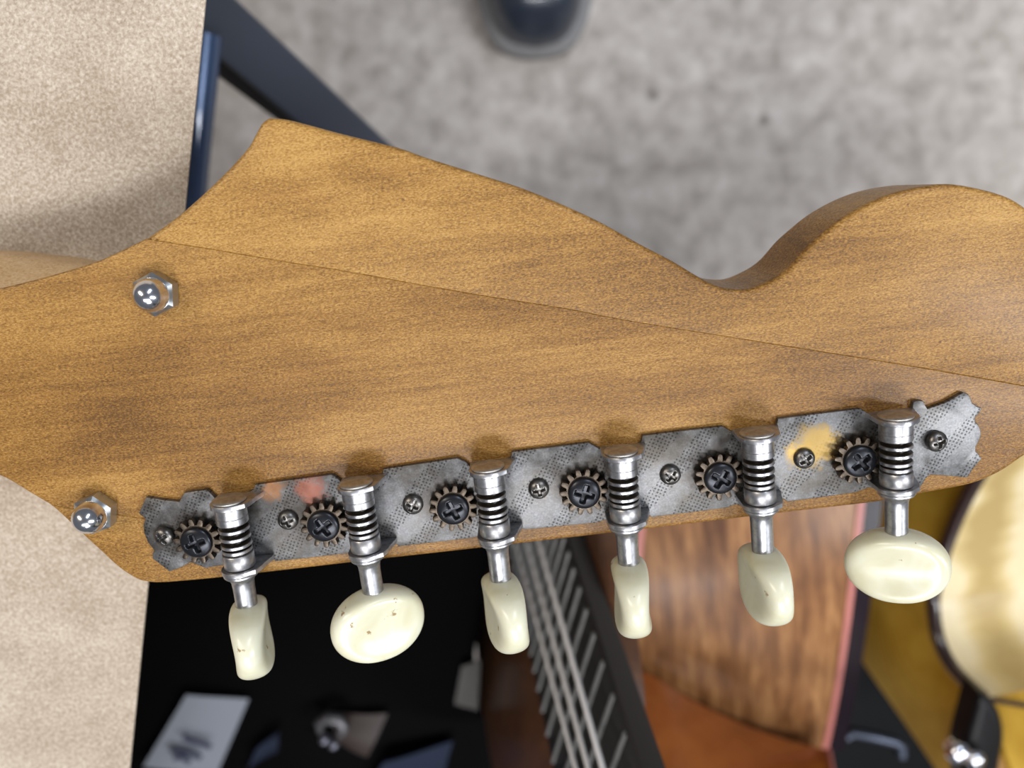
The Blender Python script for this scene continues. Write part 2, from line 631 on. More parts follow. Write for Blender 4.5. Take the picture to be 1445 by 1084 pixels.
LOW = [(556, 789), (430, 803.5), (317, 816.5), (260, 822), (225, 824.5), (205, 823), (190, 818.5), (165, 802), (141, 780),
       (118, 759), (83, 726), (68, 713.5)]
LEFT = [(68, 713.5), (40, 697), (0, 674), (-60, 655), (-150, 648), (-420, 660), (-1500, 700)]
LEFT2 = [(-1500, 500), (-420, 430), (-150, 428), (-60, 420), (0, 407), (60, 392), (128, 372), (166, 356), (205, 337)]
TH = 0.018


def piece(name, segs, mat):
    poly, rr = [], []
    for pts, r in segs:
        q = hp(pts)
        poly += q[:-1]
        rr += [r] * (len(q) - 1)
        rr[-1] = rr[-1]
    V, F = zslab(poly, H, TH, rr, steps=5, rb=0.0008)
    o = mesh_obj(name, V, F, mat, guitar, smooth=35)
    return o


RO, RS = 0.0011, 0.00018
piece('headstock', [(SEAM1, RS), (RIGHT, RO), (SEAM2[::-1], RS), (LEFT, RO), ([LEFT[-1], LEFT2[0]], RO), (LEFT2, 0.0005)], M['maple'])
piece('headstock_wing', [(UP, RO), (SEAM1[::-1], RS)], M['maple_w'])
piece('headstock_wing', [(LOW, RO), (SEAM2, RS)], M['maple_w'])
# neck root: deeper block under the headstock that carries it on the paper
nk = spline([(-1500, 395), (-400, 362), (-120, 356), (0, 356), (60, 362), (115, 369), (170, 385), (215, 430)], n=5) + \
    spline([(215, 560), (150, 610), (60, 630), (-120, 632), (-400, 640), (-1500, 690)], n=5)
poly = [(p.x, p.y) for p in (P(q.x, q.y, H - 0.024) for q in nk)]
V, F = zslab(poly, H - 0.013, 0.0155, 0.009, steps=6)
mesh_obj('neck', V, F, M['neck'], guitar, smooth=40)


# ---- acorn nuts
def nut_mesh():
    V, F = [], []
    R6 = 4.05 * MM
    rings = []
    for z, r, hexa in ((0, 3.75, 1), (0.35, 4.05, 1), (2.9, 4.05, 1), (3.45, 3.5, 0.25)):
        ring = []
        for i in range(48):
            a = 2 * math.pi * i / 48
            rh = r * math.cos(math.pi / 6) / math.cos((a % (math.pi / 3)) - math.pi / 6)
            rr = (rh * hexa + min(r * 0.9, 3.35) * (1 - hexa)) * MM
            ring.append(Vector((rr * math.cos(a), rr * math.sin(a), z * MM)))
        rings.append(ring)
    return rings


def acorn_nut(px, py, rot):
    p = P(px, py, H)
    rings = nut_mesh()
    V, F = [], []
    for r in rings:
        V += r
    for k in range(len(rings) - 1):
        for i in range(48):
            j = (i + 1) % 48
            F.append((k * 48 + i, k * 48 + j, (k + 1) * 48 + j, (k + 1) * 48 + i))
    F.append(tuple(range(48)))
    F.append(tuple(range(48 * (len(rings) - 1), 48 * len(rings))))
    o = mesh_obj('acorn_nut', V, F, M['hex'], None, smooth=25)
    mw = Matrix.Translation(p) @ Matrix.Rotation(rot, 4, 'Z')
    WM[o.name] = mw
    o.parent = guitar
    o.matrix_local = WM[guitar.name].inverted() @ mw
    tag(o, 'chrome domed hexagon nut')
    prof = [(3.2 * MM, 3.15 * MM), (3.6 * MM, 3.1 * MM), (4.1 * MM, 3.02 * MM)]
    for k in range(1, 9):
        a = k / 9 * math.pi / 2
        prof.append(((4.1 + 3.1 * math.sin(a)) * MM, 3.02 * math.cos(a) * MM))
    prof.append((7.2 * MM, 0.12 * MM))
    V, F = lathe(prof, 40, 'z')
    d = mesh_obj('dome', V, F, M['chrome'], None, smooth=50)
    WM[d.name] = mw
    d.parent = o
    d.matrix_local = Matrix.Identity(4)
    return o


acorn_nut(226, 413, 0.35)
acorn_nut(141, 719, 0.25)

# ---- tuner strip
PL = [(206, 702), (230, 706), (252.7, 708.5), (256, 702), (260, 696), (275, 693.5), (292, 691.5), (298, 697), (303, 703),
      (345, 697), (357, 692), (360, 684.6), (415, 677), (467.5, 670), (475, 674), (482, 681), (528, 675), (540, 669),
      (541, 662.5), (590, 655), (645, 647), (657, 652), (665, 660), (708, 653), (721, 646), (722.5, 638), (780, 631),
      (831, 625), (845, 633), (852, 640), (893, 633), (905, 624), (906.6, 615), (960, 608.5), (1020, 602), (1032, 609),
      (1042, 617), (1084, 608), (1096, 600), (1098, 591), (1155, 584), (1214.7, 577), (1228, 585), (1240, 593),
      (1282, 585), (1288, 576), (1289, 567.5), (1296, 565.5), (1303, 566), (1306, 572), (1309, 577), (1335, 568), (1360, 554),
      (1366, 556), (1369, 560), (1372, 569), (1378, 573.5), (1385.5, 576), (1383, 582), (1376, 589), (1376, 595), (1381, 600),
      (1384, 607), (1384.5, 614), (1382, 622), (1377, 631), (1377, 637), (1381, 641), (1385.5, 647.5), (1379, 655), (1372, 664),
      (1368, 670), (1364, 674), (1340, 672), (1312.6, 670), (1306, 676), (1302, 684), (1296, 690), (1240, 692), (1226.6, 688),
      (1207.5, 695), (1160, 702), (1111, 708), (1106, 704), (1095, 703), (1050, 715), (1037, 712), (1025, 717), (970, 724),
      (918.7, 730), (914, 724), (905, 724), (868, 738), (855, 733.5), (842, 738), (790, 743), (739, 748), (734, 742),
      (726, 745), (690, 757), (678, 756), (668, 759), (615, 765.5), (562, 771.5), (557, 765), (548, 768), (510, 780),
      (500, 777), (491, 781), (440, 787), (388, 792.6), (384, 785), (375, 789), (335, 801), (313, 798), (290, 802), (280, 798),
      (269, 793.6), (255, 801), (239, 807), (226, 797), (215, 788.4), (215, 782), (217.4, 777), (208, 765), (203, 752),
      (202, 741), (205, 733), (201, 729), (195.6, 725), (200, 715)]
PT = 0.0011
V, F = zslab([(p.x, p.y) for p in (P(x, y, H + PT) for x, y in PL)], H + PT, PT - 0.0001, 0.00018, steps=2)
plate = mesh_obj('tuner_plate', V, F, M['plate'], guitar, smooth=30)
tag(plate, 'stamped nickel tuner strip with scalloped ends')


# ---- Phillips screw head (shared)
def phillips(R, dome, base, depth, n=44):
    V, F = [], []

    def ss(a, b, x):
        t = min(1, max(0, (x - a) / (b - a)))
        return t * t * (3 - 2 * t)
    for j in range(n + 1):
        for i in range(n + 1):
            u, v = 2 * i / n - 1, 2 * j / n - 1
            x = u * math.sqrt(1 - v * v / 2)
            y = v * math.sqrt(1 - u * u / 2)
            r = min(1, math.hypot(x, y))
            z = base + dome * math.sqrt(max(0, 1 - r ** 2.6)) if r < 1 else base
            ax, ay = abs(x), abs(y)
            arm = max(ss(0.19, 0.10, ax) * ss(0.66, 0.52, ay), ss(0.19, 0.10, ay) * ss(0.66, 0.52, ax))
            core = ss(0.40, 0.26, ax + ay)
            z -= depth * max(arm, core) * (0.65 + 0.35 * (1 - r))
            V.append(Vector((x * R, y * R, z)))
    m = n + 1
    for j in range(n):
        for i in range(n):
            F.append((j * m + i, j * m + i + 1, (j + 1) * m + i + 1, (j + 1) * m + i))
    rim = [i for i in range(n)] + [j * m + n for j in range(n)] + [n * m + i for i in range(n, 0, -1)] + [j * m for j in range(n, 0, -1)]
    b = len(V)
    for k in rim:
        V.append(Vector((V[k].x, V[k].y, 0)))
    for k in range(len(rim)):
        k2 = (k + 1) % len(rim)
        F.append((rim[k], b + k, b + k2, rim[k2]))
    F.append(tuple(range(b, len(V)))[::-1])
    return V, F


def make_mesh(name, VF, mat, smooth):
    o = mesh_obj(name, VF[0], VF[1], mat, None, smooth)
    me = o.data
    bpy.data.objects.remove(o)
    return me


me_screw = make_mesh('screw', phillips(2.05 * MM, 1.15 * MM, 0.25 * MM, 0.9 * MM), M['darkscrew'], 50)
me_gscrew = make_mesh('gear_screw', phillips(3.12 * MM, 0.75 * MM, 0.55 * MM, 1.05 * MM), M['blackscrew'], 50)
for i, (x, y) in enumerate([(231, 758), (405, 736), (582, 714), (760.5, 692), (947, 672), (1137, 649), (1322.5, 624)]):
    p = P(x, y, H + 0.0021)
    mw = Matrix.Translation((p.x, p.y, H + PT - 0.00002)) @ Matrix.Rotation(random.uniform(0, 1.57), 4, 'Z')
    if i in (0, 6):
        mw = mw @ Matrix.Rotation(0.16 if i == 6 else -0.18, 4, 'Y') @ Matrix.Translation((0, 0, 0.0004))
    link('screw', me_screw, plate, mw=mw)

# ---- gear, worm, ears, knob meshes in the tuner's own frame (origin: centre of the end cap, shaft runs along -y)
gp = []
NTEETH = 14
for k in range(NTEETH):
    a0 = 2 * math.pi * k / NTEETH
    for da, r in ((-0.105, 3.55), (-0.085, 4.1), (-0.055, 4.62), (0.0, 4.75), (0.055, 4.62), (0.085, 4.1), (0.105, 3.55), (0.21, 3.42)):
        gp.append((r * MM * math.cos(a0 + da * 1.45), r * MM * math.sin(a0 + da * 1.45)))
me_gear = make_mesh('gear', zslab(gp, 1.5 * MM, 1.5 * MM, 0.12 * MM, steps=2), M['gear'], 30)

prof = [(-0.2, 0.6), (0.9, 2.2), (1.4, 2.3), (1.45, 2.8), (1.6, 2.95), (3.35, 2.95), (3.42, 2.84), (3.5, 2.95), (4.7, 2.95), (4.85, 2.8)]
for a_ in (5.45, 7.05, 8.65):
    prof += [(a_ - 0.55, 1.75), (a_ + 0.15, 1.75), (a_ + 0.2, 2.75), (a_ + 0.3, 2.9), (a_ + 0.8, 2.9), (a_ + 0.92, 2.75)]
prof += [(9.6, 1.9), (9.95, 1.9), (10.0, 2.7), (10.1, 2.8), (10.6, 2.8), (10.7, 2.5), (10.95, 2.5), (11.0, 2.85), (11.15, 2.95), (13.65, 2.95), (13.8, 2.85), (13.9, 2.3), (15.0, 2.3), (15.02, 3.2), (15.15, 3.35), (15.5, 3.35),
        (15.7, 3.2), (16.0, 2.75), (16.5, 2.35), (17.2, 2.14), (18.5, 2.08), (25.2, 2.05), (26.5, 2.0)]
me_worm = make_mesh('tuning_machine', lathe([(a * MM, r * MM) for a, r in prof], 40), M['steel'], 35)
me_worm.materials.append(M['grease'])
for p_ in me_worm.polygons:
    if 4.75 * MM < -p_.center.y < 10.97 * MM and math.hypot(p_.center.x, p_.center.z) < 2.6 * MM:
        p_.material_index = 1
prof = [(0.45, 0.3), (0.45, 3.0), (0.35, 3.15), (0.1, 3.18), (-0.1, 3.0), (-0.22, 2.4), (-0.3, 1.2), (-0.32, 0.15)]
me_cap = make_mesh('end_cap', lathe([(a * MM, r * MM) for a, r in prof], 40), M['cap'], 40)
ear = [(-3.5, -4.5)]
ear += [(3.55 * math.cos(a), 3.55 * math.sin(a)) for a in [math.pi - 0.05 - k / 14 * (math.pi * 0.74) for k in range(15)]]
ear += [(3.5, 1.9), (4.1, 0.6), (4.5, -1.2), (4.9, -2.7), (5.2, -3.6), (5.2, -4.5)]


def ear_mesh(y0, flip):
    e = [(x * MM, z * MM) for x, z in ear]
    return slab(e, 0.12 * MM, 1.0 * MM, steps=2, rb=0.00012, f=lambda x, z, d: Vector((x, -(y0 * MM + d), z)))


me_ear1 = make_mesh('ear', ear_mesh(0.45, 0), M['steel'], 30)
me_ear2 = make_mesh('ear', ear_mesh(14.0, 0), M['steel'], 30)


def knob_mesh(a=9.4, b=7.3):
    V, F = [], []
    NR, NA = 18, 64
    idx = {}

    def add(side):
        rows = []
        for k in range(NR + 1):
            rho = math.sin(k / NR * math.pi / 2) ** 0.8
            row = []
            for i in range(NA):
                th = 2 * math.pi * i / NA
                x = a * rho * math.copysign(abs(math.cos(th)) ** 0.92, math.cos(th))
                q = b * rho * math.copysign(abs(math.sin(th)) ** 0.92, math.sin(th))
                T = 2.75 + 1.75 * (q / b) ** 2
                h = T * max(0.0, 1 - rho ** 7) ** 0.5
                if k == NR and side < 0:
                    row.append(rows_top[-1][i])
                    continue
                V.append(Vector((x * MM, q * MM, side * h * MM)))
                row.append(len(V) - 1)
            rows.append(row)
        for k in range(NR):
            for i in range(NA):
                j = (i + 1) % NA
                F.append((rows[k][i], rows[k][j], rows[k + 1][j], rows[k + 1][i]))
        return rows
    rows_top = add(1)
    add(-1)
    return V, F


def clean(me):
    bm = bmesh.new()
    bm.from_mesh(me)
    bmesh.ops.remove_doubles(bm, verts=bm.verts, dist=1e-6)
    bmesh.ops.recalc_face_normals(bm, faces=bm.faces)
    bm.to_mesh(me)
    bm.free()
    for p in me.polygons:
        p.use_smooth = True
    return me


me_knob = clean(make_mesh('knob', knob_mesh(), M['pearl'], True))
WA = 0.0056                                   # height of the shaft axis over the headstock
caps = [(323, 704), (502, 680), (688, 657), (876, 635), (1068, 609), (1264, 585)]
ends = [(350, 862), (528, 843), (708, 826), (888, 803), (1077, 786), (1265, 760)]
gears = GEARS
spin = [103, 25, 106, 88, 95, -22]
gspin = [0.2, 0.5, 0.35, 1.2, 0.95, 0.6]
klab = ['knob turned edge on with brown specks', 'knob turned face up with a glossy oval face', 'knob turned half sideways with brown spots',
        'knob turned edge on with a dark hairline crack', 'knob turned half sideways with one brown chip', 'wide oval knob turned face up']
for i in range(6):
    pc, pe = P(*caps[i], H + WA), P(*ends[i], H + WA)
    d = pe - pc
    ang = math.atan2(d.x, -d.y)
    L = d.length
    mw = Matrix.Translation(pc) @ Matrix.Rotation(ang, 4, 'Z')
    t = link('tuning_machine', me_worm, guitar, mw=mw)
    tag(t, 'steel worm gear tuner with an ivory plastic knob')
    link('end_cap', me_cap, t, mw=mw)
    link('ear', me_ear1, t, mw=mw)
    link('ear', me_ear2, t, mw=mw)
    pg = P(*gears[i], H + 0.0042)
    link('gear', me_gear, t, mw=Matrix.Translation((pg.x, pg.y, H + 0.0017)) @ Matrix.Rotation(gspin[i] + 0.1, 4, 'Z'))
    gs = link('gear_screw', me_gscrew, t, mw=Matrix.Translation((pg.x, pg.y, H + 0.0031)) @ Matrix.Rotation(gspin[i], 4, 'Z'))
    k = link('knob', me_knob, t, mw=mw @ Matrix.Translation((0, -(L + 5.6 * MM), 0)) @ Matrix.Rotation(math.radians(spin[i]), 4, 'Y'))
    tag(k, 'ivory plastic ' + klab[i])

# ------------------------------------------------------------------ shoe on the carpet
SH = P(757, 71, 0.012)
sd = (P(747, -250, 0.0) - P(757, 62, 0.0))
sd.z = 0
sd.normalize()                                   # toe -> heel
ss_ = Vector((sd.y, -sd.x, 0))
shoe = empty('shoe', (SH + sd * 0.14) * 1.0)
shoe.location.z = 0
WM[shoe.name] = Matrix.Translation(shoe.location)
tag(shoe, 'rounded toe of a black leather shoe with grey rubber sole on the carpet', 'shoe')


def foot_outline(s, extra):
    # half widths along the length s = 0 (toe) .. 1 (heel)
    pts = [(0, 0.0), (0.012, 0.019), (0.04, 0.031), (0.09, 0.040), (0.16, 0.046), (0.28, 0.0495), (0.42, 0.046), (0.58, 0.038), (0.75, 0.035),
           (0.90, 0.034), (0.965, 0.028), (0.99, 0.016), (1.0, 0.0)]
    for (a, wa), (b, wb) in zip(pts, pts[1:]):
        if a <= s <= b:
            return wa + (wb - wa) * (s - a) / (b - a) + extra * (1 if 0 < s < 1 else 0)
    return 0


LEN = 0.285
ts = [0.5 - 0.5 * math.cos(math.pi * k / 40) for k in range(41)]


def sole_poly(extra):
    l = [(SH + sd * (t * (LEN + 2 * extra) - extra) + ss_ * foot_outline(t, extra)) for t in ts]
    r = [(SH + sd * (t * (LEN + 2 * extra) - extra) - ss_ * foot_outline(t, extra)) for t in ts[1:-1]]
    return [(p.x, p.y) for p in l + r[::-1]]


V, F = zslab(sole_poly(0.0075), 0.024, 0.024, 0.004, steps=3)
mesh_obj('sole', V, F, M['sole'], shoe, smooth=40)
V, F = [], []
NP = 18
for t in ts[1:-1]:
    hw = foot_outline(t, 0) * 0.985
    ht = 0.040 + 0.014 * math.sin(min(1, t / 0.3) * math.pi / 2) + (0.045 * min(1, max(0, (t - 0.3) / 0.35)))
    ht *= min(1, (max(t, 0.0005) / 0.10) ** 0.42) if t < 0.10 else 1
    if t > 0.93:
        ht *= max(0.6, 1 - (t - 0.93) * 3)
    for k in range(NP + 1):
        a = math.pi * k / NP
        c, s_ = math.cos(a), math.sin(a)
        p = SH + sd * (t * LEN) + ss_ * (hw * math.copysign(abs(c) ** 0.75, c))
        V.append(Vector((p.x, p.y, 0.0225 + ht * s_ ** 0.8)))
n_ = NP + 1
m_ = len(ts) - 2
for i in range(m_ - 1):
    for k in range(NP):
        F.append((i * n_ + k, i * n_ + k + 1, (i + 1) * n_ + k + 1, (i + 1) * n_ + k))
F.append(tuple(range(n_)))
F.append(tuple(range((m_ - 1) * n_, m_ * n_)))
mesh_obj('upper', V, F, M['leather'], shoe, smooth=True)
for q, t in enumerate((0.40, 0.45, 0.50, 0.55)):
    a = SH + sd * (t * LEN)
    z = 0.0225 + 0.054 + 0.045 * (t - 0.3) / 0.35 + 0.001
    V, F = tube([a + ss_ * x + Vector((0, 0, z - 12 * x * x)) - Vector((0, 0, SH.z)) for x in (-0.018, -0.009, 0, 0.009, 0.018)], 0.0018, 8)
    mesh_obj('lace', V, F, M['black'], shoe, smooth=True)


# ------------------------------------------------------------------ guitars standing below the bench
# A: brown acoustic, fretboard seen along its edge
dA = ray(560, 0).normalized()                     # down the neck
SC = 1.30


def far(p):
    return CAM + (p - CAM) * SC


LA = far(Vector((0.0525, -0.1158, 0.602)))
RA = far(Vector((0.0697, -0.0655, 0.612)))
eA = (RA - LA)
eA = (eA - dA * eA.dot(dA))
WFB = eA.length
eA.normalize()
nA = dA.cross(eA).normalized()                   # away from the strings
if nA.x < 0:
    nA = -nA


def fa(al, ac, dep):
    return LA + dA * al + eA * ac + nA * dep


zA = lambda z: (z - LA.z) / dA.z                  # along value that reaches height z
GA = fa(zA(0.0), 0.03, 0.03)
ga = empty('acoustic_guitar', (GA.x, GA.y, 0))
tag(ga, 'dark orange brown guitar with black fretboard and silver strings under the knobs', 'guitar')
M['topA'] = lacquer('brown_orange_lacquer', (0.070, 0.024, 0.006), (0.115, 0.040, 0.010), (0.16, 0.060, 0.016), 1, 3, 18, 0.30)
aL = zA(0.004)
outl = [(aL - 0.02, -0.07), (aL, 0.0), (aL - 0.02, 0.065), (aL - 0.10, 0.092), (aL - 0.20, 0.090), (aL - 0.30, 0.080), (0.10, 0.085), (0.04, 0.082),
        (0.0, 0.066), (-0.03, 0.045), (-0.04, 0.0), (-0.02, -0.05), (0.02, -0.09), (0.08, -0.116), (0.18, -0.118), (aL - 0.24, -0.095), (aL - 0.12, -0.105)]
pl = [(p.x, p.y) for p in spline([(x, y, 0) for x, y in outl], n=6, closed=True)]
V, F = slab(pl, 0.002, 0.010, steps=3, f=lambda x, y, d: fa(x, y, 0.008 + d))
zmin = min(v.z for v in V)
V = [Vector((v.x, v.y, max(v.z, 0.001))) for v in V]
mesh_obj('body', V, F, M['topA'], ga, smooth=35)
fb = [(-0.25, 0.0), (-0.25, WFB), (0.16, WFB), (0.16, 0.0)]
V, F = slab(fb, 0.0006, 0.0075, steps=2, f=lambda x, y, d: fa(x, y, d))
fbo = mesh_obj('fretboard', V, F, M['ebony'], ga, smooth=35)
al = -0.225
sp = 0.0245
while al < 0.15:
    V, F = tube([fa(al, 0.0025 + (WFB - 0.005) * k / 6, -0.0002) for k in range(7)], 0.0010, 8)
    mesh_obj('fret', V, F, M['fretwire'], fbo, smooth=40)
    al += sp
    sp = max(0.0095, sp * 0.9439)
for (x0, y0, x1, y1), r in (((761.6, 768.6, 850.5, 1084), 0.00095), ((744, 768, 830, 1084), 0.00085), ((728, 768, 812, 1084), 0.00078)):
    p0 = fa(0, 0, -0.006)
    a, b = PP(x0, y0, p0, nA), PP(x1, y1, p0, nA)
    V, F = tube([a + (a - b) * 0.4, a, b, b + (b - a) * 0.6], r, 10)
    mesh_obj('string', V, F, M['string'], ga, smooth=40)
V, F = slab([(-0.25, 0.012), (-0.25, WFB - 0.045), (0.03, WFB - 0.045), (0.03, 0.012)], 0.004, 0.016, steps=3, f=lambda x, y, d: fa(x, y, 0.0225 - d))
mesh_obj('neck', V, F, M['topA'], ga, smooth=35)

# B: acoustic with its walnut rib turned up
M['ribB'] = None
mB = NT('walnut_rib')
n1 = mB.noise(mB.coord((8, 0.8, 0.8)), 22, 4, 0.6, 0.4)
n2 = mB.noise(mB.coord((4, 0.8, 0.8)), 50, 3, 0.6, 0.3)
col = mB.ramp(mB.math('MULTIPLY_ADD', n1, 0.65, mB.math('MULTIPLY', n2, 0.35)),
              [(0.36, (0.105, 0.038, 0.012)), (0.50, (0.235, 0.100, 0.034)), (0.64, (0.42, 0.21, 0.080))])
mB.set(mB.b, 'Specular IOR Level', 0.25)
mB.p(Base_Color=col, Roughness=0.42, Coat_Weight=0.08, Coat_Roughness=0.2)
M['ribB'] = mB.m
M['heelB'] = lacquer('orange_heel_lacquer', (0.24, 0.060, 0.010), (0.31, 0.083, 0.015), (0.38, 0.11, 0.022), 1, 2, 12, 0.07)
RBr = [(1228, 600), (1222, 660), (1216, 720), (1207, 800), (1193, 910), (1180, 990), (1166, 1058)]
LBl = [(912, 600), (907, 680), (901, 750), (893, 830), (884, 910), (879, 945), (872, 985)]
zB = [0.405, 0.415, 0.42, 0.424, 0.424, 0.420, 0.412]
right = [P(x, y, z) for (x, y), z in zip(RBr, zB)]
left = [P(x, y, z) for (x, y), z in zip(LBl, zB)]
gbc = (right[3] + left[3]) / 2
gb = empty('acoustic_guitar', (gbc.x, gbc.y, 0))
tag(gb, 'guitar with striped walnut side, pink edge lines and glossy orange neck heel', 'guitar')
rs = spline(right, n=6)
ls = spline(left, n=6)
# walnut rib surface + side walls to the floor
V, F = [], []
NXB = 10
for a, b in zip(ls, rs):
    for k in range(NXB + 1):
        t = k / NXB
        p = a.lerp(b, t)
        p.z += 0.004 * (1 - (2 * t - 1) ** 2)
        V.append(p)
nr = len(rs)
m1 = NXB + 1
for i in range(nr - 1):
    for k in range(NXB):
        F.append((i * m1 + k, i * m1 + k + 1, (i + 1) * m1 + k + 1, (i + 1) * m1 + k))
loop = [k for k in range(m1)] + [i * m1 + NXB for i in range(1, nr)] + [(nr - 1) * m1 + k for k in range(NXB - 1, -1, -1)] + [i * m1 for i in range(nr - 2, 0, -1)]
b_ = len(V)
for k in loop:
    V.append(Vector((V[k].x, V[k].y + 0.0, 0.0)))
for k in range(len(loop)):
    k2 = (k + 1) % len(loop)
    F.append((loop[k], loop[k2], b_ + k2, b_ + k))
F.append(tuple(range(b_, len(V))))
mesh_obj('body', V, F, M['ribB'], gb, smooth=35)


def strip(name, path, side, w0, w1, mat, parent, th=0.004, lift=0.0012):
    """ribbon with thickness lying along the path, from offset w0 to w1 along 'side'"""
    V, F = [], []
    for p in path:
        for o, dz in ((w0, lift), (w1, lift), (w1, -th), (w0, -th)):
            q = p + side * o
            V.append(Vector((q.x, q.y, q.z + dz)))
    for i in range(len(path) - 1):
        for k in range(4):
            j = (k + 1) % 4
            F.append((i * 4 + k, i * 4 + j, (i + 1) * 4 + j, (i + 1) * 4 + k))
    F.append((0, 1, 2, 3))
    F.append(tuple(range(len(path) * 4 - 4, len(path) * 4)))
    return mesh_obj(name, V, F, mat, parent, smooth=30)


SX = Vector((1, -0.13, 0)).normalized()
strip('purfling', rs, SX, -0.0028, 0.0006, M['pink'], gb)
strip('binding', rs, SX, 0.0006, 0.0100, M['darkbind'], gb, th=0.02)
strip('purfling', ls, SX, -0.0006, 0.0030, M['pink'], gb)
strip('binding', ls, SX, -0.0095, -0.0006, M['darkbind'], gb, th=0.02)
# heel: glossy orange block rising from the rib towards the neck
row0 = spline([(862, 938), (885, 941), (925, 956), (965, 982), (1010, 1005), (1060, 1027), (1115, 1046), (1167, 1058)], n=4)
rows = []
for q, (dx, dy, z) in enumerate(((0, 0, 0.4285), (2, 14, 0.434), (5, 36, 0.443), (10, 80, 0.458), (18, 160, 0.488), (28, 300, 0.548))):
    rows.append([P(p.x + dx + (0 if q < 3 else (p.x - 1010) * -0.02 * q), p.y + dy * (1 - 0.0006 * (p.x - 862)), z) for p in row0])
V = [p for r in rows for p in r]
n_ = len(row0)
F = []
for i in range(len(rows) - 1):
    for k in range(n_ - 1):
        F.append((i * n_ + k, i * n_ + k + 1, (i + 1) * n_ + k + 1, (i + 1) * n_ + k))
b_ = len(V)
lo = [k for k in range(n_)] + [i * n_ + n_ - 1 for i in range(1, len(rows))] + [(len(rows) - 1) * n_ + k for k in range(n_ - 2, -1, -1)] + [i * n_ for i in range(len(rows) - 2, 0, -1)]
for k in lo:
    V.append(V[k] + Vector((0.0, -0.03, -0.028)))
for k in range(len(lo)):
    k2 = (k + 1) % len(lo)
    F.append((lo[k], lo[k2], b_ + k2, b_ + k))
F.append(tuple(range(b_, len(V))))
mesh_obj('heel', V, F, M['heelB'], gb, smooth=40)
ledge = [r[-1] for r in rows]
V, F = tube([p + Vector((0.0008, 0, 0.0006)) for p in ledge], 0.0014, 8)
mesh_obj('purfling', V, F, M['pink'], gb, smooth=40)

# C: gold faced cutaway with flamed maple rib
corner = P(1387, 983, 0.455)
nC = Vector((-1.0, 0.12, 0.22)).normalized()
OC = [(1432, 560), (1415, 610), (1393, 652), (1363, 705), (1336, 770), (1320, 830), (1318, 860), (1326, 905), (1348, 945), (1387, 983)]
OC2 = [(1387, 983), (1440, 1120), (1470, 1260), (1420, 1262), (1375, 1180), (1328, 1100), (1268, 1010), (1210, 926), (1160, 842), (1135, 770), (1150, 690), (1200, 620), (1300, 560)]
facepts = [PP(q.x, q.y, corner, nC) for q in spline(OC, n=6)]
restpts = [PP(q.x, q.y, corner, nC) for q in spline(OC2, n=4)]
uC = Vector((0, 1, 0))
uC = (uC - nC * uC.dot(nC)).normalized()
vC = nC.cross(uC)
to2 = lambda p: ((p - corner).dot(uC), (p - corner).dot(vC))
fc = lambda x, y, d: corner + uC * x + vC * y - nC * d
gcc = sum((p for p in facepts), Vector()) / len(facepts)
gc = empty('acoustic_guitar', (gcc.x, gcc.y, 0.0))
tag(gc, 'gold topped cutaway guitar with pale flamed maple side and dark edge', 'guitar')
mC = NT('gold_top_lacquer')
nn = mC.noise(mC.coord(), 26, 4, 0.55)
mC.p(Base_Color=mC.ramp(nn, [(0.35, (0.40, 0.225, 0.022)), (0.65, (0.58, 0.36, 0.055))]), Roughness=0.5)
mC.set(mC.b, 'Specular IOR Level', 0.12)
M['gold'] = mC.m
mC = NT('flamed_maple')
wv = mC.n('ShaderNodeTexWave', {'Vector': mC.coord((0.25, 1, 0.3)), 'Scale': 26.0, 'Distortion': 5.0, 'Detail': 2.0, 'Detail Scale': 0.8})
nn = mC.noise(mC.coord((0.4, 3, 1)), 30, 3, 0.5)
mC.p(Base_Color=mC.ramp(mC.math('MULTIPLY_ADD', wv.outputs[1], 0.5, mC.math('MULTIPLY', nn, 0.5)),
                        [(0.30, (0.46, 0.33, 0.13)), (0.5, (0.60, 0.46, 0.21)), (0.70, (0.76, 0.64, 0.40))]), Roughness=0.4, Coat_Weight=0.4, Coat_Roughness=0.2)
M['flame'] = mC.m
outline = [to2(p) for p in facepts[:-1]] + [to2(p) for p in restpts[:-1]]
V, F = slab(outline, 0.001, 0.085, steps=2, f=fc)
mesh_obj('top', V, F, M['gold'], gc, smooth=30)
# flamed rib laid over the cutaway edge
V, F = [], []
for p in facepts:
    for d in (0.0, 0.02, 0.05, 0.10, 0.14):
        q = p - nC * d + Vector((0, 0, 0.0012))
        V.append(q)
for p in facepts:
    for d in (0.0, 0.02, 0.05, 0.10, 0.14):
        V.append(p - nC * d - Vector((0, 0, 0.002)))
nf = len(facepts)
for i in range(nf - 1):
    for k in range(4):
        F.append((i * 5 + k, i * 5 + k + 1, (i + 1) * 5 + k + 1, (i + 1) * 5 + k))
        o_ = nf * 5
        F.append((o_ + i * 5 + k, o_ + i * 5 + k + 1, o_ + (i + 1) * 5 + k + 1, o_ + (i + 1) * 5 + k))
mesh_obj('rib', V, F, M['flame'], gc, smooth=40)
V, F = tube([p + Vector((-0.0004, 0, 0.0004)) for p in facepts], 0.0036, 10)
mesh_obj('binding', V, F, M['brownbind'], gc, smooth=40)
hc = [P(1385, 985, 0.456), P(1445, 996, 0.456), P(1560, 1018, 0.456)]
V, F = tube(hc, 0.0014, 8)
mesh_obj('heel_line', V, F, M['brownbind'], gc, smooth=40)
M['heelC'] = lacquer('honey_heel', (0.33, 0.17, 0.05), (0.42, 0.23, 0.075), (0.50, 0.30, 0.11), 1, 2, 14, 0.2)
hr = [[P(x + dx, y + dy, z) for x, y in ((1385, 986), (1445, 997), (1560, 1019))] for dx, dy, z in ((0, 0, 0.455), (6, 60, 0.466), (14, 160, 0.49))]
V = [p for r in hr for p in r]
